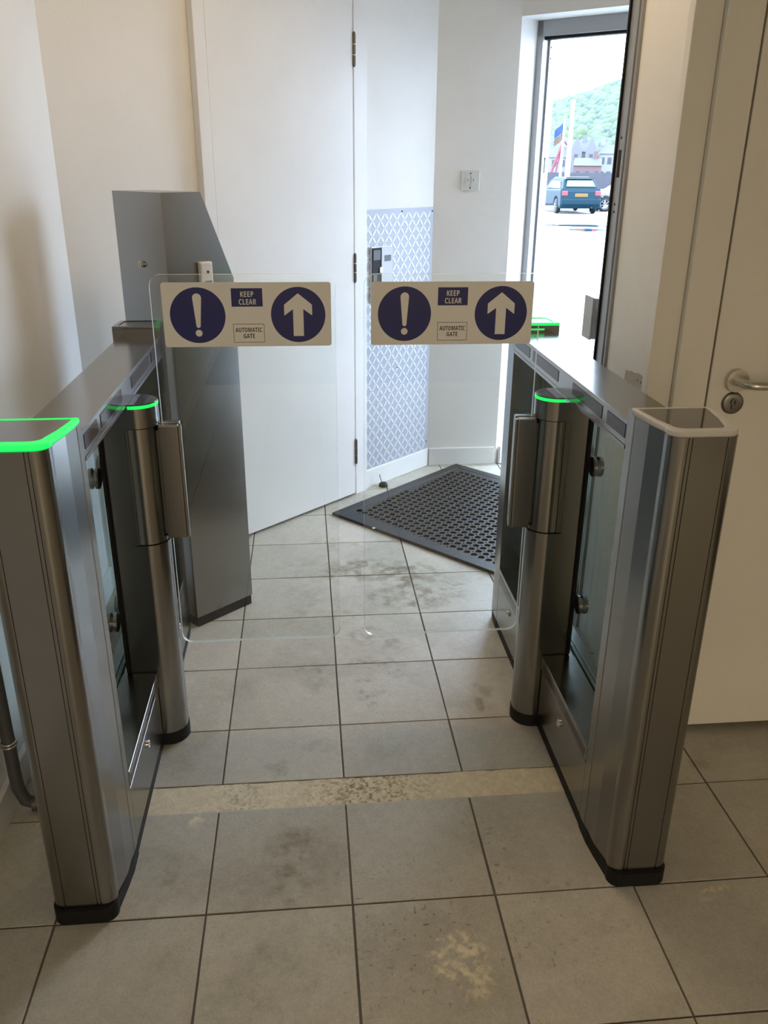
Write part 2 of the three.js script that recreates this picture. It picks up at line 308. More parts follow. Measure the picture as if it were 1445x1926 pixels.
// skirting boards
struct('baseboard_left', box(-0.735, -0.72, 0, 0.088, -2.80, 6.5, 0.003), M.gloss);
struct('baseboard_back_left', box(1.366, DIAG_LEN - 0.004, 0, 0.092, 0, 0.014, 0.003), M.gloss, [DIAG[0], 0, DIAG[1]], DIAG_TURN);
struct('baseboard_back', box(0.612, 0.953, 0, 0.092, -4.077, -4.062, 0.003), M.gloss);
struct('baseboard_back_corner', box(0.010, 0.024, 0, 0.092, -0.15, -0.006, 0.003), M.gloss, [PORCH[0], 0, PORCH[1]], PORCH_TURN);

// ------------------------------------------------------------------ door_1: flush white door in the diagonal wall
{
  const d = struct('door_1', null, null, [DIAG[0], 0, DIAG[1]], DIAG_TURN);
  mesh('door_frame', merge([box(0.522, 0.570, 0, 2.12, 0, 0.032, 0.003), box(1.290, 1.366, 0, 2.12, 0, 0.024, 0.003), box(0.522, 1.366, 2.07, 2.12, 0.0, 0.024, 0.003)]), M.gloss, d);
  mesh('door_leaf', box(0.5715, 1.2775, 0.012, 2.066, 0.002, 0.030, 0.002), M.gloss, d);
  mesh('rebate', box(1.2778, 1.2898, 0.0, 2.07, 0, 0.006), M.gloss, d);
  const hingeG = (() => { const p = [box(1.2790, 1.2890, -0.055, 0.055, 0.006, 0.012)]; for (const [y, h] of [[-0.037, 0.033], [0, 0.033], [0.037, 0.033]]) p.push(cyl(0.0068, h, 16).translate(1.2838, y, 0.031)); p.push(new THREE.SphereGeometry(0.006, 10, 8).translate(1.2838, 0.055, 0.031), new THREE.SphereGeometry(0.006, 10, 8).translate(1.2838, -0.055, 0.031)); return merge(p); })();
  for (const y of [1.845, 1.030, 0.215]) { const h = mesh('hinge', hingeG, std({ color: rgb(0.17, 0.15, 0.12), metalness: 0.8, roughness: 0.5 }), d); h.position.y = y; }
}

// ------------------------------------------------------------------ door_2: cream door with lever handle on the right
{
  const d = struct('door_2', null, null);
  mesh('door_frame', merge([box(0.838, 0.9155, 0, 2.13, -1.862, -1.815, 0.003), box(1.764, 1.86, 0, 2.13, -1.862, -1.815, 0.003), box(0.838, 1.86, 2.06, 2.13, -1.862, -1.815, 0.003)]), M.doorCream, d);
  mesh('door_leaf', box(0.9205, 1.758, 0.020, 2.055, -1.857, -1.817, 0.003), M.doorCream, d);
  const h = mesh('handle', merge([cyl(0.0265, 0.010, 40).rotateX(Math.PI / 2).translate(0.981, 0.981, -1.812), cyl(0.0245, 0.004, 40, 0.0265).rotateX(Math.PI / 2).translate(0.981, 0.981, -1.8055)]), M.satin, d);
  mesh('lever', tube([[0.981, 0.981, -1.806], [0.981, 0.981, -1.782], [0.985, 0.981, -1.766], [0.998, 0.9805, -1.757], [1.02, 0.980, -1.755], [1.06, 0.980, -1.755], [1.105, 0.980, -1.755]], 0.0098, 40, 16), M.satin, h);
  mesh('lever_collar', cyl(0.0125, 0.012, 24).rotateX(Math.PI / 2).translate(0.981, 0.981, -1.800), M.satin, h);
  mesh('grub_screw', cyl(0.0018, 0.003, 10).rotateX(Math.PI / 2).translate(0.974, 0.975, -1.7945), M.gap, h);
  const l = mesh('lock_rose', new THREE.LatheGeometry([[0.0, 0.008], [0.020, 0.008], [0.0255, 0.005], [0.0265, 0]].reverse().map(([a, b]) => new THREE.Vector2(a, b)), 40).rotateX(Math.PI / 2).translate(0.982, 0.9265, -1.817), std({ color: rgb(0.26, 0.25, 0.23), metalness: 1, roughness: 0.35 }), d);
  mesh('lock_cylinder', merge([cyl(0.0085, 0.010, 24).rotateX(Math.PI / 2).translate(0.982, 0.931, -1.8085), box(0.977, 0.987, 0.912, 0.928, -1.813, -1.8045, 0.003)]), M.steel, l);
  mesh('keyhole', box(0.981, 0.983, 0.926, 0.936, -1.8045, -1.8028), M.gap, l);
}

// ------------------------------------------------------------------ door_3: street doorway, aluminium frame, leaf folded back outside
{
  const d = struct('door_3', null, null, [PORCH[0], 0, PORCH[1]], PORCH_TURN);
  const w = OPEN_W;
  mesh('door_frame', merge([box(0.0, 0.030, 0, OPEN_H, -0.205, -0.150, 0.002), box(w - 0.03, w, 0, OPEN_H, -0.205, -0.150, 0.002), box(0.0, w, OPEN_H - 0.062, OPEN_H, -0.205, -0.150, 0.002)]), M.alu, d);
  mesh('inner_frame', merge([box(0.0, 0.040, 0, OPEN_H - 0.06, -0.262, -0.203, 0.002), box(w - 0.04, w, 0, OPEN_H - 0.06, -0.262, -0.203, 0.002)]), M.alu, d);
  mesh('gasket', merge([box(0.03, w - 0.03, OPEN_H - 0.074, OPEN_H - 0.061, -0.2, -0.165)]), M.black, d);
  mesh('strike_slot', box(0.0395, 0.0412, 1.405, 1.465, -0.236, -0.229), M.gap, d);
  mesh('strike_bolt', cyl(0.006, 0.002, 14).rotateZ(Math.PI / 2).translate(0.0405, 1.468, -0.2325), M.gap, d);
  for (const y of [1.93, 1.885]) mesh('screw', cyl(0.004, 0.002, 12).rotateZ(Math.PI / 2).translate(0.0405, y, -0.215), M.gap, d);
  mesh('threshold', box(0.0, w, 0.0, 0.018, -0.262, -0.15, 0.004), M.alu, d);
  mesh('outer_step', box(-0.1, w + 0.1, -0.10, -0.012, -0.80, -0.262), M.concrete, d);
}

// ------------------------------------------------------------------ speed gates
const signTex = (() => {
  const W = 1024, H = 386, c = document.createElement('canvas'); c.width = W; c.height = H; const x = c.getContext('2d');
  x.fillStyle = '#efece6'; x.fillRect(0, 0, W, H);
  const X = (n) => n * W, Y = (n) => n * H, navy = '#0e1766', pale = '#efece6';
  const disc = (nx) => { x.fillStyle = navy; x.beginPath(); x.arc(X(nx), Y(0.505), 0.163 * W, 0, 7); x.fill(); };
  disc(0.205); disc(0.802);
  x.fillStyle = pale;
  { const cx = X(0.205), t = Y(0.235), b = Y(0.665), r1 = 27, r2 = 13; x.beginPath(); x.arc(cx, t, r1, Math.PI, 0); x.lineTo(cx + r2, b); x.arc(cx, b, r2, 0, Math.PI); x.closePath(); x.fill(); x.beginPath(); x.arc(cx, Y(0.782), 21, 0, 7); x.fill(); }
  { const cx = X(0.802), k = 1024 / 1312; x.beginPath(); for (const [a, b] of [[0, 84], [110, 172], [110, 256], [41, 207], [41, 416], [-41, 416], [-41, 207], [-110, 256], [-110, 172]]) x.lineTo(cx + a * k, b * k); x.closePath(); x.fill(); }
  x.fillStyle = navy; x.fillRect(X(0.408), Y(0.09), X(0.184), Y(0.282));
  x.textAlign = 'center'; x.textBaseline = 'alphabetic'; x.fillStyle = '#e6e2da';
  const word = (s, cx, y, px, sx) => { x.save(); x.translate(cx, y); x.scale(sx, 1); x.font = `bold ${px}px sans-serif`; x.fillText(s, 0, 0); x.restore(); };
  word('KEEP', X(0.500), Y(0.222), 46, 0.78); word('CLEAR', X(0.502), Y(0.340), 46, 0.78);
  x.strokeStyle = '#3a3733'; x.lineWidth = 2.5; x.strokeRect(X(0.411), Y(0.645), X(0.183), Y(0.288));
  x.fillStyle = '#1b1a1c'; word('AUTOMATIC', X(0.5025), Y(0.772), 37, 0.76); word('GATE', X(0.5025), Y(0.868), 37, 0.80);
  const t = new THREE.CanvasTexture(c); t.colorSpace = THREE.SRGBColorSpace; t.magFilter = THREE.LinearFilter; return t;
})();
M.signPrint = std({ map: signTex, roughness: 0.42 });

const ZC = -1.905;
function speedGate(s, laneX, label, lit) {
  const T = thing('speed_gate', label, 'turnstile', [laneX, 0, ZC]);
  // (u outwards from the lane face, z world) -> local geometry, mirrored for the left-hand cabinet
  const fin = (g) => { g = g.index ? g.toNonIndexed() : g; g.translate(0, 0, -ZC); return s < 0 ? mirrorX(g) : g; };
  const add = (name, g, m, p = T) => mesh(name, fin(g), m, p);
  const grow = (pts, k, cu, cz) => pts.map(([u, z]) => [cu + (u - cu) * (1 + k / 0.075), cz + (z - cz) * (1 + k / 0.09)]);

  // near end column: bullet-shaped plan with fine grooves
  const groove = (u, z) => [[u - 0.0016, z], [u - 0.0008, z - 0.0018], [u + 0.0008, z - 0.0018], [u + 0.0016, z]];
  const nearPlan = [[0, -1.49], [0, -1.4605], [0.003, -1.4595], [0.003, -1.4575], [0.0005, -1.4565], [0.004, -1.40], [0.0125, -1.350], ...arcPts(0.0375, -1.340, 0.025, Math.PI * 0.97, Math.PI / 2, 22), ...groove(0.040, -1.315), ...groove(0.047, -1.315), ...groove(0.110, -1.315), ...arcPts(0.1125, -1.340, 0.025, Math.PI / 2, Math.PI * 0.03, 22), [0.146, -1.40], [0.15, -1.4565], [0.15, -1.49]];
  const np = add('near_pedestal', prism(nearPlan, 0.034, 1.004), M.steel);
  const outer = [[-0.001, -1.478], [-0.001, -1.45], [0.004, -1.40], [0.0125, -1.353], ...arcPts(0.0375, -1.345, 0.0265, Math.PI * 0.97, Math.PI / 2, 22), ...arcPts(0.1125, -1.345, 0.0265, Math.PI / 2, Math.PI * 0.03, 22), [0.146, -1.40], [0.151, -1.45], [0.151, -1.478]];
  const inner = [[0.010, -1.470], [0.012, -1.448], [0.019, -1.40], [0.0275, -1.366], ...arcPts(0.0475, -1.361, 0.019, Math.PI * 0.95, Math.PI / 2, 8), ...arcPts(0.1025, -1.361, 0.019, Math.PI / 2, Math.PI * 0.05, 8), [0.131, -1.40], [0.138, -1.448], [0.140, -1.470]];
  add('pedestal_head', prism([[0.0, -1.49], [0, -1.479], [0.15, -1.479], [0.15, -1.49]].reverse(), 1.004, 1.009), M.steel, np);
  const ring = add('light_ring', prism(outer, 1.003, 1.0145, [inner], 0.0035), lit.near ? M.ringGreen : M.ringWhite, np);
  ring.userData.label = lit.near ? 'green glowing light ring' : 'white unlit light ring';
  add('reader_window', prism(inner.map(([u, z]) => [0.075 + (u - 0.075) * 0.995, z]), 1.003, 1.013), M.blackGlass, np);
  const pp = [[0, -1.49], [0.0, -1.44], [0.004, -1.40], [0.012, -1.341], ...arcPts(0.0375, -1.333, 0.0262, Math.PI * 0.97, Math.PI / 2, 8), ...arcPts(0.1125, -1.333, 0.0262, Math.PI / 2, Math.PI * 0.03, 8), [0.147, -1.40], [0.1505, -1.45], [0.1505, -1.49]];
  add('plinth', merge([prism(pp, 0.0, 0.034), prism([[0.002, -2.40], [0.002, -1.49], [0.128, -1.49], [0.128, -2.40]].reverse(), 0, 0.034), prism([[0.130, -2.40], [0.126, -2.46], ...arcPts(0.105, -2.485, 0.02, 0, -Math.PI / 2, 6), ...arcPts(0.025, -2.485, 0.02, -Math.PI / 2, -Math.PI, 6), [0.001, -2.45], [0, -2.40]].reverse(), 0, 0.034)]), M.black);

  // far end column with raised reader head
  const farPlan = [[0, -2.40], [0.001, -2.45], ...arcPts(0.025, -2.482, 0.022, Math.PI, Math.PI * 1.5, 6), ...arcPts(0.105, -2.482, 0.022, Math.PI * 1.5, Math.PI * 2, 6), [0.129, -2.45], [0.130, -2.40]];
  const fp = add('far_pedestal', prism(farPlan, 0.034, 0.976), M.steel);
  const headIn = farPlan.map(([u, z]) => [0.065 + (u - 0.065) * 0.80, -2.45 + (z + 2.45) * 0.78]);
  add('reader_head', prism(farPlan, 0.976, 1.005), M.steel, fp);
  const r2 = add('light_ring', prism(farPlan, 1.005, 1.013, [headIn], 0.002), lit.far ? M.ringGreen : M.steel, fp);
  if (lit.far) r2.userData.label = 'green glowing light ring';
  add('reader_window', prism(headIn, 1.005, 1.0115), lit.far ? M.blackGlass : M.steel, fp);
  if (lit.far) { const greenLine = add('green_line', box(0.0, 0.085, 0.9925, 0.9970, -2.3995, -2.398, 0.0006), M.ringGreen, fp); greenLine.userData.label = 'thin green glowing line'; }  // thin emissive green line laid on the inner face of the head

  // top rail between the columns
  const rail = add('top_rail', box(0, 0.112, 0.935, 0.986, -2.40, -1.49, 0.0015), M.polished);
  for (const [a, b] of [[-1.600, -1.496], [-1.835, -1.63], [-2.19, -1.95], [-2.385, -2.225]]) add('sensor_window', box(-0.0012, 0.004, 0.949, 0.976, a, b, 0.0005), M.irWindow, rail);
  add('rail_trim', box(-0.0014, 0.002, 0.929, 0.9365, -2.40, -1.49), M.steel, rail);
  add('rail_seal', box(0.082, 0.100, 0.922, 0.9355, -2.40, -1.49), M.black, rail);

  // base cabinet: two lift-up panels, sensor strips, locks
  const base = add('base_cabinet', box(0.004, 0.124, 0.034, 0.184, -2.40, -1.49), M.steel);
  for (const [a, b, lz] of [[-1.868, -1.4915, -1.688], [-2.398, -1.985, -2.246]]) {
    add('access_panel', box(0, 0.004, 0.036, 0.181, a, b, 0.001), M.steel, base);
    add('shelf_top', box(-0.0015, 0.126, 0.186, 0.225, a, b, 0.002), M.polished, base);
    add('sensor_strip', box(-0.0022, 0.003, 0.193, 0.211, a + 0.012, b - 0.012, 0.0005), M.irStrip, base);
    const k = cyl(0.0095, 0.004, 24).rotateZ(Math.PI / 2).translate(-0.0015, 0.146, lz), k2 = new THREE.TorusGeometry(0.0085, 0.0018, 8, 24).rotateY(Math.PI / 2).translate(-0.0035, 0.146, lz);
    add('lock', merge([k, k2, box(-0.0045, -0.002, 0.1405, 0.1515, lz - 0.0012, lz + 0.0012)]), M.chrome, base);
  }
  add('base_bridge', box(0.0, 0.124, 0.184, 0.222, -1.985, -1.868), M.steel, base);
  add('rear_flange', box(0.100, 0.126, 0.2255, 0.2285, -2.39, -1.50), M.polished, base);

  // hinge post: rounded nose to the lane, turning drum in the middle
  const zc = -1.925, r = 0.050, un = -0.010;
  const nose = (rr, u1) => [[u1, zc - rr], [u1, zc + rr], ...arcPts(un, zc, rr, Math.PI / 2, Math.PI * 1.5, 56)];
  const noseN = nose(r, 0.060);
  const post = add('hinge_post', merge([prism(noseN, 0.034, 0.580), prism(noseN, 0.872, 0.918), prism([[0.018, zc - r], [0.018, zc + r], [0.060, zc + r], [0.060, zc - r]].reverse(), 0.580, 0.872), prism([[0.0, zc - 0.03], [0.0, zc + 0.03], [0.02, zc + 0.03], [0.02, zc - 0.03]].reverse(), 0.580, 0.872)]), M.satinSteel);
  add('post_seal', merge([box(0.060, 0.063, 0.225, 0.93, zc - r - 0.001, zc + r + 0.001), box(0.0655, 0.0745, 0.225, 0.93, zc - r, zc + r - 0.002)]), M.black, post);
  add('post_foot', prism(nose(r + 0.002, 0.060), 0, 0.034), M.black, post);
  add('drum', cyl(r - 0.0025, 0.287, 48).translate(un, 0.726, zc), M.polished, post);
  const pr = add('light_ring', prism(nose(r + 0.0005, 0.0), 0.918, 0.9255, [], 0.001), M.ringGreen, post); pr.userData.label = 'green glowing light ring';
  add('post_cap', prism(nose(r - 0.0004, 0.0), 0.9253, 0.9285, [], 0.001), M.blackGlass, post);
  add('slot_trim', box(0.007, 0.0185, 0.581, 0.871, zc - r + 0.004, zc + r - 0.0025, 0.001), M.satinSteel, post);

  // fixed glass in plane u = 0.09 with round clamps
  const pane = (z0, z1, far) => {
    const y0 = 0.2285, y1 = 0.934, u = 0.088, t = 0.008;
    const p = add('infill_pane', box(u, u + t, y0, y1, z0, z1), M.paneGlass);
    const e = far ? z0 : z1;
    add('pane_edge', merge([box(u - 0.0003, u + t + 0.0003, y0, y1, e - 0.001, e + 0.001), box(u - 0.0003, u + t + 0.0003, y0 - 0.0003, y0 + 0.002, z0, z1)]), M.paneEdge, p);
  };
  pane(-1.9255, -1.492, false); pane(-2.398, -1.9265, true);
  for (const z of [-1.862, -1.99]) for (const y of [0.755, 0.374]) {
    const dz = z > ZC ? -0.016 : 0.016, d = (u, h, rr) => cyl(rr, h, 36).rotateZ(Math.PI / 2).translate(u, y, z + dz);
    add('glass_clamp', merge([d(0.0845, 0.0066, 0.0245), d(0.0804, 0.002, 0.0215), d(0.0995, 0.0066, 0.0245), d(0.1036, 0.002, 0.0215)]), M.satinSteel);
  }

  // swinging barrier leaf with its sign
  const LZ = zc, e0 = -0.473, e1 = -0.066, y0 = 0.282, y1 = 1.207;
  const lp = roundRect(e0, e1, y0, y1, 0.026, 8);
  const lg = new THREE.ExtrudeGeometry(new THREE.Shape(lp.map(([a, b]) => new THREE.Vector2(a, b))), { depth: 0.010, bevelEnabled: false });
  lg.translate(0, 0, LZ - 0.005);
  const cut = (want) => { const g = lg.toNonIndexed(), n = g.attributes.normal, keep = []; for (let i = 0; i < n.count; i += 3) if ((Math.abs(n.getZ(i)) > 0.5) === want) keep.push(i, i + 1, i + 2); const o = new THREE.BufferGeometry(); for (const k of ['position', 'normal', 'uv']) { const a = g.attributes[k], v = new Float32Array(keep.length * a.itemSize); keep.forEach((q, j) => { for (let c = 0; c < a.itemSize; c++) v[j * a.itemSize + c] = a.array[q * a.itemSize + c]; }); o.setAttribute(k, new THREE.BufferAttribute(v, a.itemSize)); } return o; };
  const leaf = add('barrier_leaf', cut(true), M.leafGlass); leaf.userData.label = 'clear swinging barrier leaf with rounded corners';
  add('leaf_edge', cut(false), M.leafEdge, leaf);
  // plate: |u| range measured on the photograph, the same for both leaves seen from the lane centre
  const sx0 = s > 0 ? -0.457 : -0.091, sx1 = s > 0 ? -0.085 : -0.463;                // world x order: left edge, right edge
  const wl = s > 0 ? sx0 : -sx1 * -1, lo = Math.min(sx0, sx1), hi = Math.max(sx0, sx1);
  const sg = plate(roundRect(lo, hi, 1.0495, 1.1905, 0.006, 4), LZ + 0.0052, LZ + 0.0077);
  { const p = sg.attributes.position, uv = sg.attributes.uv; for (let i = 0; i < p.count; i++) { let t = (p.getX(i) - lo) / (hi - lo); if (s < 0) t = 1 - t; uv.setXY(i, t, (p.getY(i) - 1.0495) / 0.141); } }
  add('sign_plate', sg, M.signPrint, leaf);
  // clamp on the drum that grips the leaf
  add('leaf_clamp', merge([box(-0.104, -0.058, 0.588, 0.872, LZ + 0.0052, LZ + 0.024, 0.003), box(-0.104, -0.058, 0.588, 0.872, LZ - 0.024, LZ - 0.0052, 0.003), box(-0.110, -0.1035, 0.590, 0.870, LZ + 0.0055, LZ + 0.020, 0.001), box(-0.064, -0.050, 0.60, 0.86, LZ - 0.02, LZ + 0.02)]), M.satinSteel, leaf);

  return T;
}
speedGate(-1, -0.405, 'steel speed gate with green ring glowing on its near column, before the slanted cabinet', { near: true, far: false });
speedGate(1, 0.605, 'steel speed gate with white unlit ring on its near column, beside the lever handled door', { near: false, far: true });

// ------------------------------------------------------------------ tall steel cabinet behind the left gate
{
  const turn = 0.74, c = [-0.384, 0, -2.487];
  const t = thing('reader_cabinet', 'tall stainless steel cabinet with slanted top edge, standing behind the left gate', 'cabinet', c, turn);
  // local x runs away along its right side, local z towards the camera; the slanted profile is in x, y
  mesh('cabinet_body', plate([[0, 0.036], [0.232, 0.036], [0.232, 1.113], [0.131, 1.358], [0, 1.358]], -0.0015, 0, [], 0), M.satinSteel, t).name = 'side_panel';
  mesh('cabinet_body', plate([[0.0, 0.036], [0.2318, 0.036], [0.2318, 1.1128], [0.1309, 1.3578], [0.0, 1.3578]], -0.246, -0.0015), M.satinSteel, t);
  mesh('plinth', box(0.003, 0.229, 0, 0.036, -0.243, -0.003), M.black, t);
  const lk = mesh('key_lock', merge([cyl(0.010, 0.006, 24).rotateZ(Math.PI / 2).translate(-0.003, 1.161, -0.122), cyl(0.0075, 0.006, 24).rotateZ(Math.PI / 2).translate(-0.008, 1.161, -0.122)]), M.satin, t); lk.userData.label = 'small round key lock';
  mesh('keyhole', box(-0.0118, -0.0108, 1.1565, 1.1655, -0.1228, -0.1212), M.gap, lk);
  const cu = mesh('proximity_reader', box(0.103, 0.145, 1.082, 1.169, 0, 0.018, 0.005), M.plastic, t); cu.userData.label = 'small white card reader';
  mesh('reader_eye', cyl(0.0035, 0.002, 14).rotateX(Math.PI / 2).translate(0.126, 1.141, 0.0185), M.gap, cu);
  mesh('reader_grille', box(0.112, 0.139, 1.104, 1.116, 0.0178, 0.0186), std({ color: rgb(0.22, 0.23, 0.25), roughness: 0.6 }), cu);
}

// ------------------------------------------------------------------ tread plate on the diagonal wall, with the old switch box
{
  const t = thing('tread_plate_panel', 'pale aluminium tread plate sheet with raised lattice, screwed to the wall beside the white door', 'panel', [DIAG[0], 0, DIAG[1]], DIAG_TURN);
  const x0 = 1.368, x1 = 1.846, y0 = 0.093, y1 = 1.257;
  mesh('sheet', box(x0, x1, y0, y1, 0.0005, 0.003), M.tread, t);
  // raised bars: two crossing families of short ribs around sunk diamonds
  const bars = [], px = 0.054, py = 0.062, hx = px / 2, hy = py / 2;
  const ang = Math.atan2(hy, hx), len = Math.hypot(hx, hy) * 1.0;
  for (let i = -1; i < 24; i++) for (let j = -1; j < 42; j++) {
    const cx = x0 + i * hx * 1.0, cy = y0 + j * hy; if ((i + j) % 2) continue;
    for (const [dx, dy, a] of [[hx / 2, hy / 2, ang], [hx / 2, -hy / 2, -ang]]) {
      const X = cx + dx, Y = cy + dy; if (X < x0 + 0.012 || X > x1 - 0.012 || Y < y0 + 0.012 || Y > y1 - 0.02) continue;
      const g = new THREE.CylinderGeometry(0.0052, 0.0066, 0.0014, 8, 1); g.rotateX(Math.PI / 2); g.scale(len / 0.0132, 1, 1); g.rotateZ(a); g.translate(X, Y, 0.0036); bars.push(g);
    }
  }
  const b = mesh('raised_bars', merge(bars), M.treadBar, t); b.userData.kind = 'stuff';
  for (const [a, c] of [[1.374, 1.20], [1.374, 0.62], [1.374, 0.12], [1.62, 1.245], [1.838, 1.24], [1.838, 0.70], [1.838, 0.13], [1.60, 0.55]]) mesh('screw', cyl(0.0032, 0.003, 12).rotateX(Math.PI / 2).translate(a, c, 0.004), M.gap, t);

  const k = thing('switch_box', 'black and grey electrical switch box fixed on the tread plate beside the white door', 'switch', [DIAG[0], 0, DIAG[1]], DIAG_TURN);
  mesh('housing', box(1.408, 1.545, 0.868, 1.106, 0.0048, 0.012, 0.001), M.aluLight, k);
  mesh('black_face', box(1.411, 1.468, 0.930, 1.101, 0.012, 0.016, 0.001), M.black, k);
  mesh('cover_plate', box(1.468, 1.540, 0.872, 1.101, 0.012, 0.019, 0.001), std({ color: rgb(0.42, 0.42, 0.415), metalness: 0.3, roughness: 0.5 }), k);
  mesh('display', box(1.486, 1.530, 1.042, 1.068, 0.019, 0.0196), M.insert, k);
  mesh('key_tag', box(1.456, 1.474, 0.995, 1.020, 0.016, 0.0205, 0.001), M.plastic, k);
  for (const [a, b, c, d] of [[1.416, 1.462, 1.050, 1.092], [1.416, 1.440, 0.936, 0.99]]) mesh('black_insert', box(a, b, c, d, 0.016, 0.0174, 0.0006), M.insert, k);
  mesh('lower_cover', box(1.411, 1.468, 0.872, 0.928, 0.012, 0.0155, 0.001), std({ color: rgb(0.45, 0.46, 0.47), metalness: 0.5, roughness: 0.4 }), k);
}

// ------------------------------------------------------------------ light switch on the back wall
{
  const t = thing('light_switch', 'white square two-rocker light switch on the plain wall beside the street doorway', 'switch', [0.769, 1.371, -4.0775]);
  const m = std({ color: rgb(0.62, 0.61, 0.57), roughness: 0.35 });
  mesh('switch_plate', box(-0.043, 0.043, -0.043, 0.043, 0.0, 0.008, 0.003), m, t);
  for (const x of [-0.013, 0.013]) { const r = mesh('rocker', box(x - 0.0095, x + 0.0095, -0.017, 0.017, 0.007, 0.0115, 0.0015), m, t); mesh('rocker_mark', box(x - 0.001, x + 0.001, -0.004, 0.009, 0.0115, 0.0119), M.gap, r); }
  for (const y of [-0.031, 0.031]) mesh('screw', cyl(0.0032, 0.002, 14).rotateX(Math.PI / 2).translate(0, y, 0.0085), M.gap, t);
}

// ------------------------------------------------------------------ rubber ring mat in front of the doorway
{
  const t = thing('entrance_mat', 'black rubber ring mat full of holes, laid on the tiles before the street doorway', 'mat', [0.099, 0.0002, -3.43], 0.75);
  // local x along the left wall side, local z along the near edge; length 0.894 x 1.13
  const W = 0.894, L = 1.13, rim = 0.052, holes = [], small = [];
  const circ = (x, z, a, b, n) => { const o = []; for (let i = 0; i < n; i++) { const q = (i / n) * Math.PI * 2; o.push([x + a * Math.cos(q), z + b * Math.sin(q)]); } return o; };
  // rows of round holes with small holes between, the rows set across the mat
  const ct = Math.cos(0.75), sn = Math.sin(0.75), fits = (x, z, m) => x > rim + m && x < W - rim - m && z > rim + m && z < L - rim - m;
  for (let j = -40; j < 40; j++) for (let i = -40; i < 40; i++) {
    const wx = i * 0.047 + (j % 2 ? 0.0235 : 0), wz = j * 0.0272, x = wx * ct - wz * sn + 0.4, z = wx * sn + wz * ct + 0.5;
    if (fits(x, z, 0.014)) holes.push(circ(x, z, 0.0138, 0.0138, 10));
    const x2 = x + 0.0235 * ct, z2 = z + 0.0235 * sn; if (fits(x2, z2, 0.006)) holes.push(circ(x2, z2, 0.0042, 0.0042, 6));
  }
  const outline = [[0, 0], [W, 0], [W, L], [0, L]];
  const g = prism(outline.slice().reverse(), 0.0015, 0.0125, holes, 0.0008);
  mesh('mat_web', g, M.rubber, t);
  // bevelled border strip round the web
  const bev = (x0, x1, z0, z1) => box(x0, x1, 0.0, 0.0138, z0, z1, 0.003);
  mesh('mat_border', merge([bev(-0.004, rim - 0.008, -0.004, L + 0.004), bev(W - rim + 0.008, W + 0.004, -0.004, L + 0.004), bev(rim - 0.010, W - rim + 0.010, -0.004, rim - 0.008), bev(rim - 0.010, W - rim + 0.010, L - rim + 0.008, L + 0.004)]), M.rubber, t);
  const cr = tag(mesh('plaster_crumb', new THREE.IcosahedronGeometry(0.006, 1).scale(1.2, 0.6, 1), M.plastic), 'tiny white crumb lying on the near border of the black rubber mat', 'crumb');
  cr.position.set(0.262, 0.0175, -3.235);
}
// door stop on the floor by the tread plate
{
  const t = thing('door_stop', 'small black rubber door stop on the floor between the mat and the tread plate', 'door stop', [0.352, 0, -3.775], 0.76);
  mesh('rubber_buffer', new THREE.LatheGeometry([[0, 0.022], [0.012, 0.021], [0.020, 0.015], [0.022, 0.005], [0.021, 0]].reverse().map(([a, b]) => new THREE.Vector2(a, b)), 28), M.black, t);
  mesh('wire_hook', tube([[-0.006, 0.018, 0.0], [-0.010, 0.035, -0.006], [-0.014, 0.055, -0.010], [-0.013, 0.062, -0.010]], 0.0018, 16, 6), M.pipe, t);
}
// conduit down the left wall
{
  const t = thing('conduit_pipe', 'dark grey conduit pipe clipped to the left wall and bending out at the floor', 'pipe', [-0.7, 0, -1.645]);
  mesh('pipe_run', tube([[-0.004, 2.5, 0], [-0.004, 1.6, 0], [-0.004, 0.9, 0], [-0.004, 0.4, 0], [-0.004, 0.14, 0], [-0.003, 0.075, 0], [0.006, 0.035, -0.003], [0.026, 0.017, -0.006], [0.042, 0.014, -0.008]], 0.0145, 60, 16), M.pipe, t);
  mesh('saddle_clip', merge([new THREE.TorusGeometry(0.0165, 0.0028, 8, 28).rotateX(Math.PI / 2).translate(-0.004, 0.205, 0), new THREE.TorusGeometry(0.0165, 0.0028, 8, 28).rotateX(Math.PI / 2).translate(-0.004, 0.197, 0), box(-0.034, -0.018, 0.193, 0.209, -0.012, 0.012, 0.001)]), M.satin, t);
  mesh('end_fitting', new THREE.CylinderGeometry(0.019, 0.016, 0.022, 20).rotateZ(Math.PI / 2 - 0.1).translate(0.034, 0.018, -0.007), M.pipe, t);
}
// ceiling lamps (out of the frame; their light is seen on walls and floor)
const LAMP_LABELS = ['square warm white ceiling lamp above the lane between the gates', 'long warm white ceiling lamp deeper in the entrance room'];
for (const [i, L] of LAMPS.entries()) {
  const t = thing('ceiling_lamp', LAMP_LABELS[i], 'lamp', [L.at[0], CEIL, L.at[2]]);
  const h = L.w / 2, k = L.d / 2;
  for (const [x0, x1, z0, z1] of [[-h - 0.02, h + 0.02, -k - 0.02, -k], [-h - 0.02, h + 0.02, k, k + 0.02], [-h - 0.02, -h, -k, k], [h, h + 0.02, -k, k]]) mesh('frame_side', box(x0, x1, -0.035, 0, z0, z1, 0.002), M.plastic, t);
  mesh('lamp_diffuser', box(-h, h, -0.03, -0.01, -k, k), std({ color: rgb(0.8, 0.8, 0.78), roughness: 0.5, emissive: rgb(...L.color), emissiveIntensity: L.glow }), t);
  const l = new THREE.RectAreaLight(rgb(...L.color), L.power, L.w, L.d); l.name = 'ceiling_lamp_light';
  l.position.set(0, -0.036, 0); l.rotation.x = -Math.PI / 2; t.add(l);
}

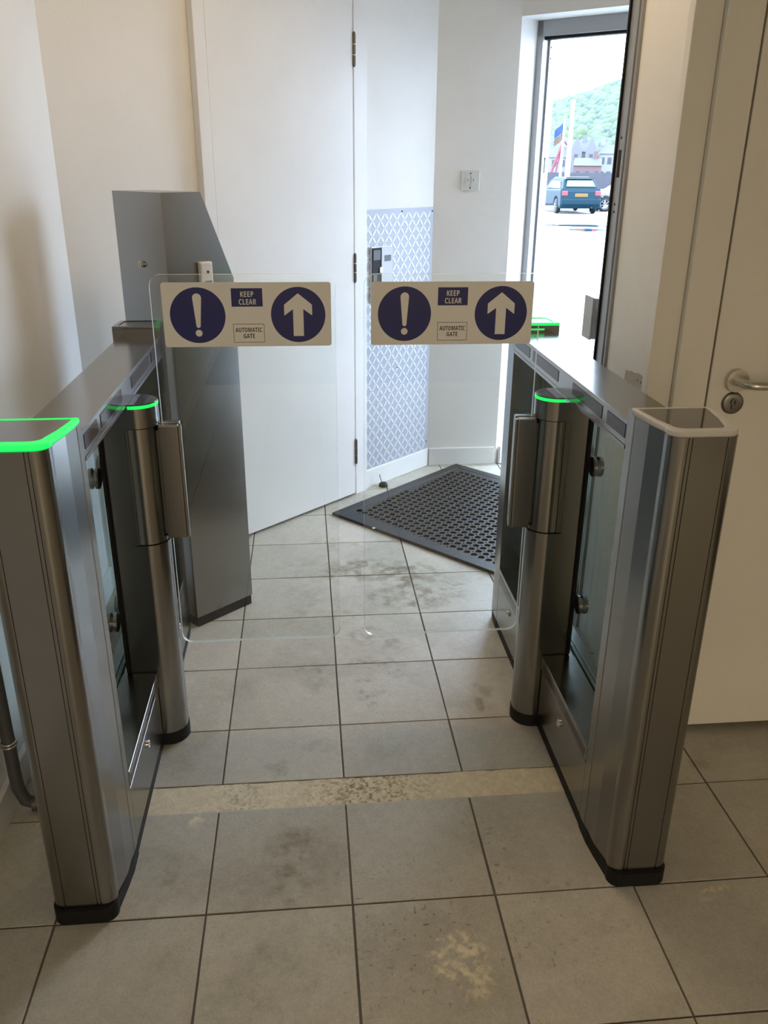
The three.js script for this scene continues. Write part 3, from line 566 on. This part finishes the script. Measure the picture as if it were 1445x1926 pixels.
// ------------------------------------------------------------------ outside: yard, block, puddles, cars, sea wall, poles, houses, hill
const gy = (x, z) => -0.12 - 0.0062 * (Math.hypot(x, z) - 5);
{
  // yard: fan-shaped sheet of concrete falling gently away from the door
  const pos = [], idx = [], R = [4.9, 7, 10, 15, 22, 32, 45, 65, 95], N = 40;
  for (const r of R) for (let i = 0; i <= N; i++) { const a = -1.3 + (2.9 * i) / N, x = r * Math.sin(a), z = -r * Math.cos(a); pos.push(x, gy(x, z), z); }
  for (let j = 0; j < R.length - 1; j++) for (let i = 0; i < N; i++) { const a = j * (N + 1) + i, b = a + N + 1; idx.push(a, a + 1, b, a + 1, b + 1, b); }
  const g = new THREE.BufferGeometry(); g.setAttribute('position', new THREE.Float32BufferAttribute(pos, 3)); g.setIndex(idx); g.computeVertexNormals();
  const wet = dataTex(512, 512, (x, y) => { const n = fbm(x / 512 * 10, y / 512 * 10, 111, 6, 10), f = noise(x / 3, y / 3, 112, 170); const v = 150 + 60 * (n - 0.5) + 30 * (f - 0.5); return [v, v + 2, v + 5]; }, true);
  const gm = metric(g); { const uv = gm.attributes.uv; for (let i = 0; i < uv.count; i++) uv.setXY(i, uv.getX(i) / 3, uv.getY(i) / 3); }
  struct('yard_ground', gm, std({ map: wet, roughness: 0.8 }));
  struct('yard_apron', prism([[0.9, -4.45], [1.25, -4.2], [2.6, -3.2], [6, -3.0], [6, -5.4], [0.6, -6.2], [-2, -5.4], [-2, -4.6]].reverse(), -0.3, -0.118), std({ map: wet, roughness: 0.8 }));
}
{
  const pm = phys({ color: rgb(0.02, 0.03, 0.045), roughness: 0.03 });
  const pud = (cx, cz, a, b, turn, s) => { const P = []; for (let i = 0; i < 48; i++) { const q = (i / 48) * Math.PI * 2, k = 0.62 + 0.75 * fbm(Math.cos(q) * 1.6 + s, Math.sin(q) * 1.6, s, 3); P.push([a * k * Math.cos(q), b * k * Math.sin(q)]); } const g = prism(P, -0.02, 0.006); const m = mesh('puddle', g, pm); m.position.set(cx, gy(cx, cz), cz); m.rotation.y = turn; return m; };
  tag(pud(8.75, -27.3, 1.15, 0.55, -0.3, 3), 'long thin dark puddle on the yard nearest the blue car', 'puddle');
  tag(pud(8.30, -25.2, 0.55, 0.62, -0.3, 5), 'short dark puddle on the yard nearer the doorway than the long one', 'puddle');
}
// cars
function makeCar(name, label, pos, turn, paint, plateCol, rearMark) {
  const t = thing(name, label, 'car', pos, turn);
  // x: left-right, z: rear (+) to front (-)
  const side = [[-2.02, 0.30], [-2.05, 0.52], [-1.95, 0.70], [-1.15, 0.88], [-0.55, 1.28], [-0.15, 1.40], [0.95, 1.42], [1.52, 1.34], [1.86, 1.00], [2.00, 0.90], [2.05, 0.62], [2.06, 0.36], [1.98, 0.24], [-1.95, 0.22]];
  const bodyLow = [[-2.02, 0.30], [-2.05, 0.52], [-1.95, 0.72], [-1.15, 0.90], [1.92, 0.98], [2.02, 0.86], [2.06, 0.60], [2.07, 0.36], [1.98, 0.22], [1.62, 0.22], ...arcPts(1.28, 0.30, 0.34, 0, Math.PI, 8), [-0.95, 0.22], ...arcPts(-1.29, 0.30, 0.34, 0, Math.PI, 8), [-1.9, 0.22]];
  const ex = (pts, w, bev) => { const g = new THREE.ExtrudeGeometry(new THREE.Shape(pts.map(([a, b]) => new THREE.Vector2(a, b))), { depth: w - 2 * bev, bevelEnabled: true, bevelSize: bev, bevelThickness: bev, bevelOffset: -bev, bevelSegments: 3, curveSegments: 4 }); g.translate(0, 0, -(w - 2 * bev) / 2); g.rotateY(-Math.PI / 2); return g; };
  mesh('car_body', ex(bodyLow, 1.68, 0.09), paint, t);
  const cab = ex([[-1.10, 0.88], [-0.50, 1.27], [-0.10, 1.40], [0.95, 1.42], [1.55, 1.34], [1.92, 0.96]], 1.52, 0.07);
  { const p = cab.attributes.position; for (let i = 0; i < p.count; i++) p.setX(i, p.getX(i) * (1 - 0.20 * Math.max(0, (p.getY(i) - 0.9) / 0.52))); cab.computeVertexNormals(); }
  mesh('cabin', cab, paint, t);
  const glass = phys({ color: rgb(0.10, 0.16, 0.17), roughness: 0.12 });
  const rw = plate([[-0.60, 0.0], [0.60, 0.0], [0.52, 0.30], [-0.52, 0.30]], 0, 0.02); rw.rotateX(-0.72); rw.translate(0, 1.05, 1.855);
  mesh('rear_window', rw, glass, t);
  for (const sx of [-1, 1]) {
    const sw = plate([[-0.75, 0], [1.2, 0], [0.95, 0.27], [-0.25, 0.27]], 0, 0.02); sw.rotateY(sx > 0 ? Math.PI / 2 : -Math.PI / 2); sw.rotateZ(sx * 0.25); if (sx > 0) sw.scale(1, 1, -1); sw.translate(sx * 0.735, 0.98, 0.28); mesh('side_window', sw, glass, t);
    mesh('tail_lamp', new RoundedBoxGeometry(0.24, 0.19, 0.16, 2, 0.03).translate(sx * 0.68, 0.80, 1.98), std({ color: rgb(0.16, 0.012, 0.02), roughness: 0.3 }), t);
    mesh('wing_mirror', new RoundedBoxGeometry(0.16, 0.12, 0.09, 2, 0.03).translate(sx * 0.93, 1.0, -0.62), paint, t);
    for (const z of [1.28, -1.29]) {
      const tyre = mesh('wheel', new THREE.TorusGeometry(0.235, 0.075, 10, 28).scale(1, 1, 1.25).rotateY(Math.PI / 2).translate(sx * 0.76, 0.30, z), M.black, t);
      const sp = []; for (let k = 0; k < 7; k++) sp.push(new THREE.BoxGeometry(0.03, 0.2, 0.035).translate(0, 0.10, 0).rotateX((k * Math.PI * 2) / 7).translate(sx * 0.835, 0.30, z)); sp.push(new THREE.TorusGeometry(0.195, 0.016, 8, 28).rotateY(Math.PI / 2).translate(sx * 0.83, 0.30, z), cyl(0.045, 0.04, 16).rotateZ(Math.PI / 2).translate(sx * 0.835, 0.30, z));
      mesh('wheel_rim', merge(sp), std({ color: rgb(0.12, 0.12, 0.13), metalness: 0.4, roughness: 0.5 }), tyre);
    }
  }
  mesh('bumper', new RoundedBoxGeometry(1.62, 0.26, 0.2, 3, 0.07).translate(0, 0.48, 2.03), paint, t);
  mesh('spoiler', new RoundedBoxGeometry(1.10, 0.045, 0.24, 2, 0.02).translate(0, 1.385, 1.58), M.black, t);
  if (plateCol) {
    const c = document.createElement('canvas'); c.width = 256; c.height = 56; const x = c.getContext('2d'); x.fillStyle = plateCol; x.fillRect(0, 0, 256, 56); x.fillStyle = '#5a3a08'; for (let k = 0; k < 7; k++) x.fillRect(18 + k * 33 - (k > 3 ? -8 : 0), 15, 17, 27);
    const tx = new THREE.CanvasTexture(c); tx.colorSpace = THREE.SRGBColorSpace;
    mesh('number_plate', new THREE.BoxGeometry(0.52, 0.115, 0.02).translate(0, 0.74, 2.045), std({ map: tx, color: rgb(0.22, 0.2, 0.16), roughness: 0.5 }), t);
  }
  mesh('exhaust', cyl(0.03, 0.12, 12).rotateX(Math.PI / 2).translate(0.45, 0.27, 2.03), M.gap, t);
  return t;
}
makeCar('hatchback_car', 'dark teal hatchback car seen from behind with a yellow plate, parked beyond the yard', [11.3, gy(11.3, -36.9), -37.4], -0.02, phys({ color: rgb(0.003, 0.018, 0.028), roughness: 0.5, specularIntensity: 0.25 }), '#e8a400');
makeCar('silver_car', 'pale silver car whose wheel just shows between the teal car and the jamb', [14.55, gy(14, -38), -38.6], 1.45, phys({ color: rgb(0.16, 0.17, 0.18), roughness: 0.45 }), null);

// sea wall, flagpole, mast
struct('sea_wall', prism([[8, -97.0], [60, -80.5], [60.2, -81.1], [8.2, -97.6]], -0.7, 0.98), std({ color: rgb(0.04, 0.04, 0.05), roughness: 0.9, bumpMap: plasterBump, bumpScale: 0.02 }));
{
  const t = thing('flagpole', 'tall thick white flagpole standing before the sea wall', 'pole', [20.1, gy(20.1, -67), -67.05]);
  mesh('pole', cyl(0.20, 6.4, 20, 0.13).translate(0, 3.2, 0), std({ color: rgb(0.5, 0.5, 0.5), roughness: 0.5 }), t);
  mesh('pole_base', cyl(0.34, 0.5, 20).translate(0, 0.25, 0), M.concrete, t);
  mesh('finial', new THREE.SphereGeometry(0.17, 16, 12).translate(0, 6.45, 0), std({ color: rgb(0.5, 0.5, 0.5), roughness: 0.4 }), t);
}
{
  const t = thing('flag_mast', 'thinner white mast left of the thick flagpole, with a hanging blue and brown flag', 'pole', [25.2, gy(25, -86), -86.4]);
  mesh('mast', cyl(0.13, 6.4, 16, 0.09).translate(0, 3.2, 0), std({ color: rgb(0.45, 0.45, 0.46), roughness: 0.5 }), t);
  const fl = (y0, y1, col) => { const g = new THREE.PlaneGeometry(0.8, y1 - y0, 8, 6), p = g.attributes.position; for (let i = 0; i < p.count; i++) { p.setZ(i, 0.12 * Math.sin(p.getX(i) * 9 + p.getY(i))); p.setY(i, p.getY(i) + p.getX(i) * 0.9); } g.computeVertexNormals(); g.translate(-0.5, (y0 + y1) / 2, 0); return mesh('flag', g, std({ color: col, roughness: 0.8, side: THREE.DoubleSide }), t); };
  fl(4.9, 5.7, rgb(0.01, 0.03, 0.09)); fl(4.2, 4.85, rgb(0.08, 0.045, 0.03));
}
{
  const t = thing('red_derrick', 'small red lattice derrick beside the houses, left of the flagpole', 'crane', [39.6, -0.9, -143]);
  const parts = []; const bar = (a, b, r = 0.13) => { const A = new THREE.Vector3(...a), B = new THREE.Vector3(...b), d = B.clone().sub(A), g = cyl(r, d.length(), 8); g.translate(0, d.length() / 2, 0); g.applyQuaternion(new THREE.Quaternion().setFromUnitVectors(new THREE.Vector3(0, 1, 0), d.normalize())); g.translate(...a); parts.push(g); };
  bar([0, 0, 0], [2.2, 6.4, 0], 0.2); bar([1.0, 0, 0], [2.2, 6.4, 0]); bar([0.5, 1.5, 0], [1.3, 1.6, 0]); bar([0.9, 2.8, 0], [1.6, 3.2, 0]); bar([1.4, 4.2, 0], [1.95, 4.9, 0]); bar([2.2, 6.4, 0], [3.4, 5.2, 0]);
  mesh('lattice_jib', merge(parts), std({ color: rgb(0.13, 0.018, 0.03), roughness: 0.6 }), t);
  mesh('derrick_cabin', new RoundedBoxGeometry(1.8, 1.4, 1.4, 2, 0.1).translate(1.4, 0.9, 0.4), std({ color: rgb(0.06, 0.06, 0.10), roughness: 0.6 }), t);
}
// houses across the bay
const stoneM = (v) => std({ color: rgb(v, v * 0.99, v * 1.04), roughness: 0.9 }), slate = std({ color: rgb(0.06, 0.06, 0.072), roughness: 0.8 }), paneM = std({ color: rgb(0.02, 0.02, 0.026), roughness: 0.3 });
function house(label, x, z, w, h, d, roofH, wall, gables, cols, rows, chim) {
  const t = thing('terrace_house', label, 'house', [x, -1.5, z], -0.32);
  const body = mesh('house_wall', box(-w / 2, w / 2, 0, h, -d / 2, d / 2), wall, t);
  const rf = plate([[-d / 2 - 0.3, 0], [d / 2 + 0.3, 0], [0, roofH]], -w / 2, w / 2); rf.rotateY(Math.PI / 2); rf.translate(0, h, 0);
  mesh('roof', rf, slate, t);
  for (const gx of gables) { const g = plate([[gx - 1.3, 0], [gx + 1.3, 0], [gx + 1.3, h + 0.2], [gx, h + roofH + 0.9], [gx - 1.3, h + 0.2]], d / 2, d / 2 + 0.8); mesh('gable', g, wall, t); mesh('gable_window', box(gx - 0.4, gx + 0.4, h - 1.8, h - 0.5, d / 2 + 0.8, d / 2 + 0.85), paneM, t); }
  for (let i = 0; i < cols; i++) for (let j = 0; j < rows; j++) { const X = -w / 2 + (w * (i + 0.5)) / cols, Y = h * (j + 0.5) / rows; if (gables.some((q) => Math.abs(q - X) < 1.6)) continue; const f = mesh('window', box(X - 0.5, X + 0.5, Y - 0.75, Y + 0.75, d / 2, d / 2 + 0.06), stoneM(0.09), t); mesh('pane', box(X - 0.4, X + 0.4, Y - 0.65, Y + 0.65, d / 2 + 0.06, d / 2 + 0.09), paneM, f); }
  for (const cx of chim) mesh('chimney', box(cx - 0.5, cx + 0.5, h + roofH * 0.5, h + roofH + 1.3, -0.4, 0.4), wall, t);
}
house('long low pale house beside the flagpole across the bay', 59.5, -213, 8, 5.2, 7, 2.2, stoneM(0.15), [], 4, 2, [-2.5, 2.5]);
house('grey stone house with two pointed gables in the middle of the row across the bay', 66.7, -210.5, 6.2, 6.4, 7, 2.4, stoneM(0.10), [-1.7, 1.7], 3, 2, [0]);
house('tall pale house at the right end of the row across the bay', 73.2, -208.5, 6.4, 6.0, 7, 2.0, stoneM(0.15), [], 4, 2, [-2.6, 2.4]);
house('small reddish house in front of the gabled house across the bay', 63.2, -196, 6, 3.4, 5, 1.6, std({ color: rgb(0.10, 0.06, 0.06), roughness: 0.9 }), [], 3, 1, [1.6]);
house('broad white house behind the others, further right across the bay', 82, -206, 10, 6.2, 7, 2.2, stoneM(0.15), [2.6], 5, 2, [-3.6, 0]);
// shore and wooded hill
struct('far_shore', prism([[20, -110], [150, -88], [260, -330], [-60, -420]], -2.6, -1.5), std({ color: rgb(0.085, 0.09, 0.085), roughness: 0.9 }));
{
  const pos = [], idx = [], NX = 40, NZ = 16; const hh = (u, v) => Math.max(0, (2 + 52 * Math.pow(v, 0.8) * (0.30 + 1.0 * u)) * Math.min(1, 4 * v + 0.1) + 5 * (fbm(u * 6, v * 4, 121, 4) - 0.5));
  const at = (u, v) => { const a = 0.19 + 0.36 * u, r = 245 + 230 * v; return [r * Math.sin(a), -1.5 + hh(u, v), -r * Math.cos(a)]; };
  for (let j = 0; j <= NZ; j++) for (let i = 0; i <= NX; i++) pos.push(...at(i / NX, j / NZ));
  for (let j = 0; j < NZ; j++) for (let i = 0; i < NX; i++) { const a = j * (NX + 1) + i, b = a + NX + 1; idx.push(a, a + 1, b, a + 1, b + 1, b); }
  const g = new THREE.BufferGeometry(); g.setAttribute('position', new THREE.Float32BufferAttribute(pos, 3)); g.setIndex(idx); g.computeVertexNormals();
  struct('hill', g, std({ color: rgb(0.03, 0.05, 0.028), roughness: 1 }));
  const crown = mergeVertices(new THREE.IcosahedronGeometry(1, 2).deleteAttribute('uv').deleteAttribute('normal'), 1e-4), cp = crown.attributes.position; for (let i = 0; i < cp.count; i++) { const x = cp.getX(i), y = cp.getY(i), z = cp.getZ(i), k = 0.78 + 0.45 * noise(x * 2.2 + 7, y * 2.2 + z * 1.7, 131); cp.setXYZ(i, x * k, y * k, z * k); } crown.computeVertexNormals();
  const N = 8000, im = new THREE.InstancedMesh(crown, std({ color: rgb(1, 1, 1), roughness: 1 }), N), m4 = new THREE.Matrix4(), q = new THREE.Quaternion(), col = new THREE.Color();
  for (let i = 0; i < N; i++) { const u = rnd(), v = 0.02 + 0.96 * rnd(), [x, y, z] = at(u, v), r = 1.2 + 1.9 * rnd(); q.setFromAxisAngle(new THREE.Vector3(0, 1, 0), rnd() * 6.3); m4.compose(new THREE.Vector3(x, y + r * 0.5, z), q, new THREE.Vector3(r, r * (0.8 + 0.5 * rnd()), r)); im.setMatrixAt(i, m4); const w = rnd(), hazeMix = 0.03; col.setRGB(0.022 + 0.022 * w + hazeMix, 0.044 + 0.028 * w + hazeMix, 0.018 + 0.012 * rnd() + hazeMix * 1.1); im.setColorAt(i, col); }  // distance haze is mixed into the crown colours as a pale offset
  im.name = 'hillside_woods'; im.castShadow = im.receiveShadow = true; im.userData = { label: 'green woods with haze mixed into their colour, covering the hillside beyond the houses', category: 'woods', kind: 'stuff' }; scene.add(im);
}

renderer.render(scene, camera);
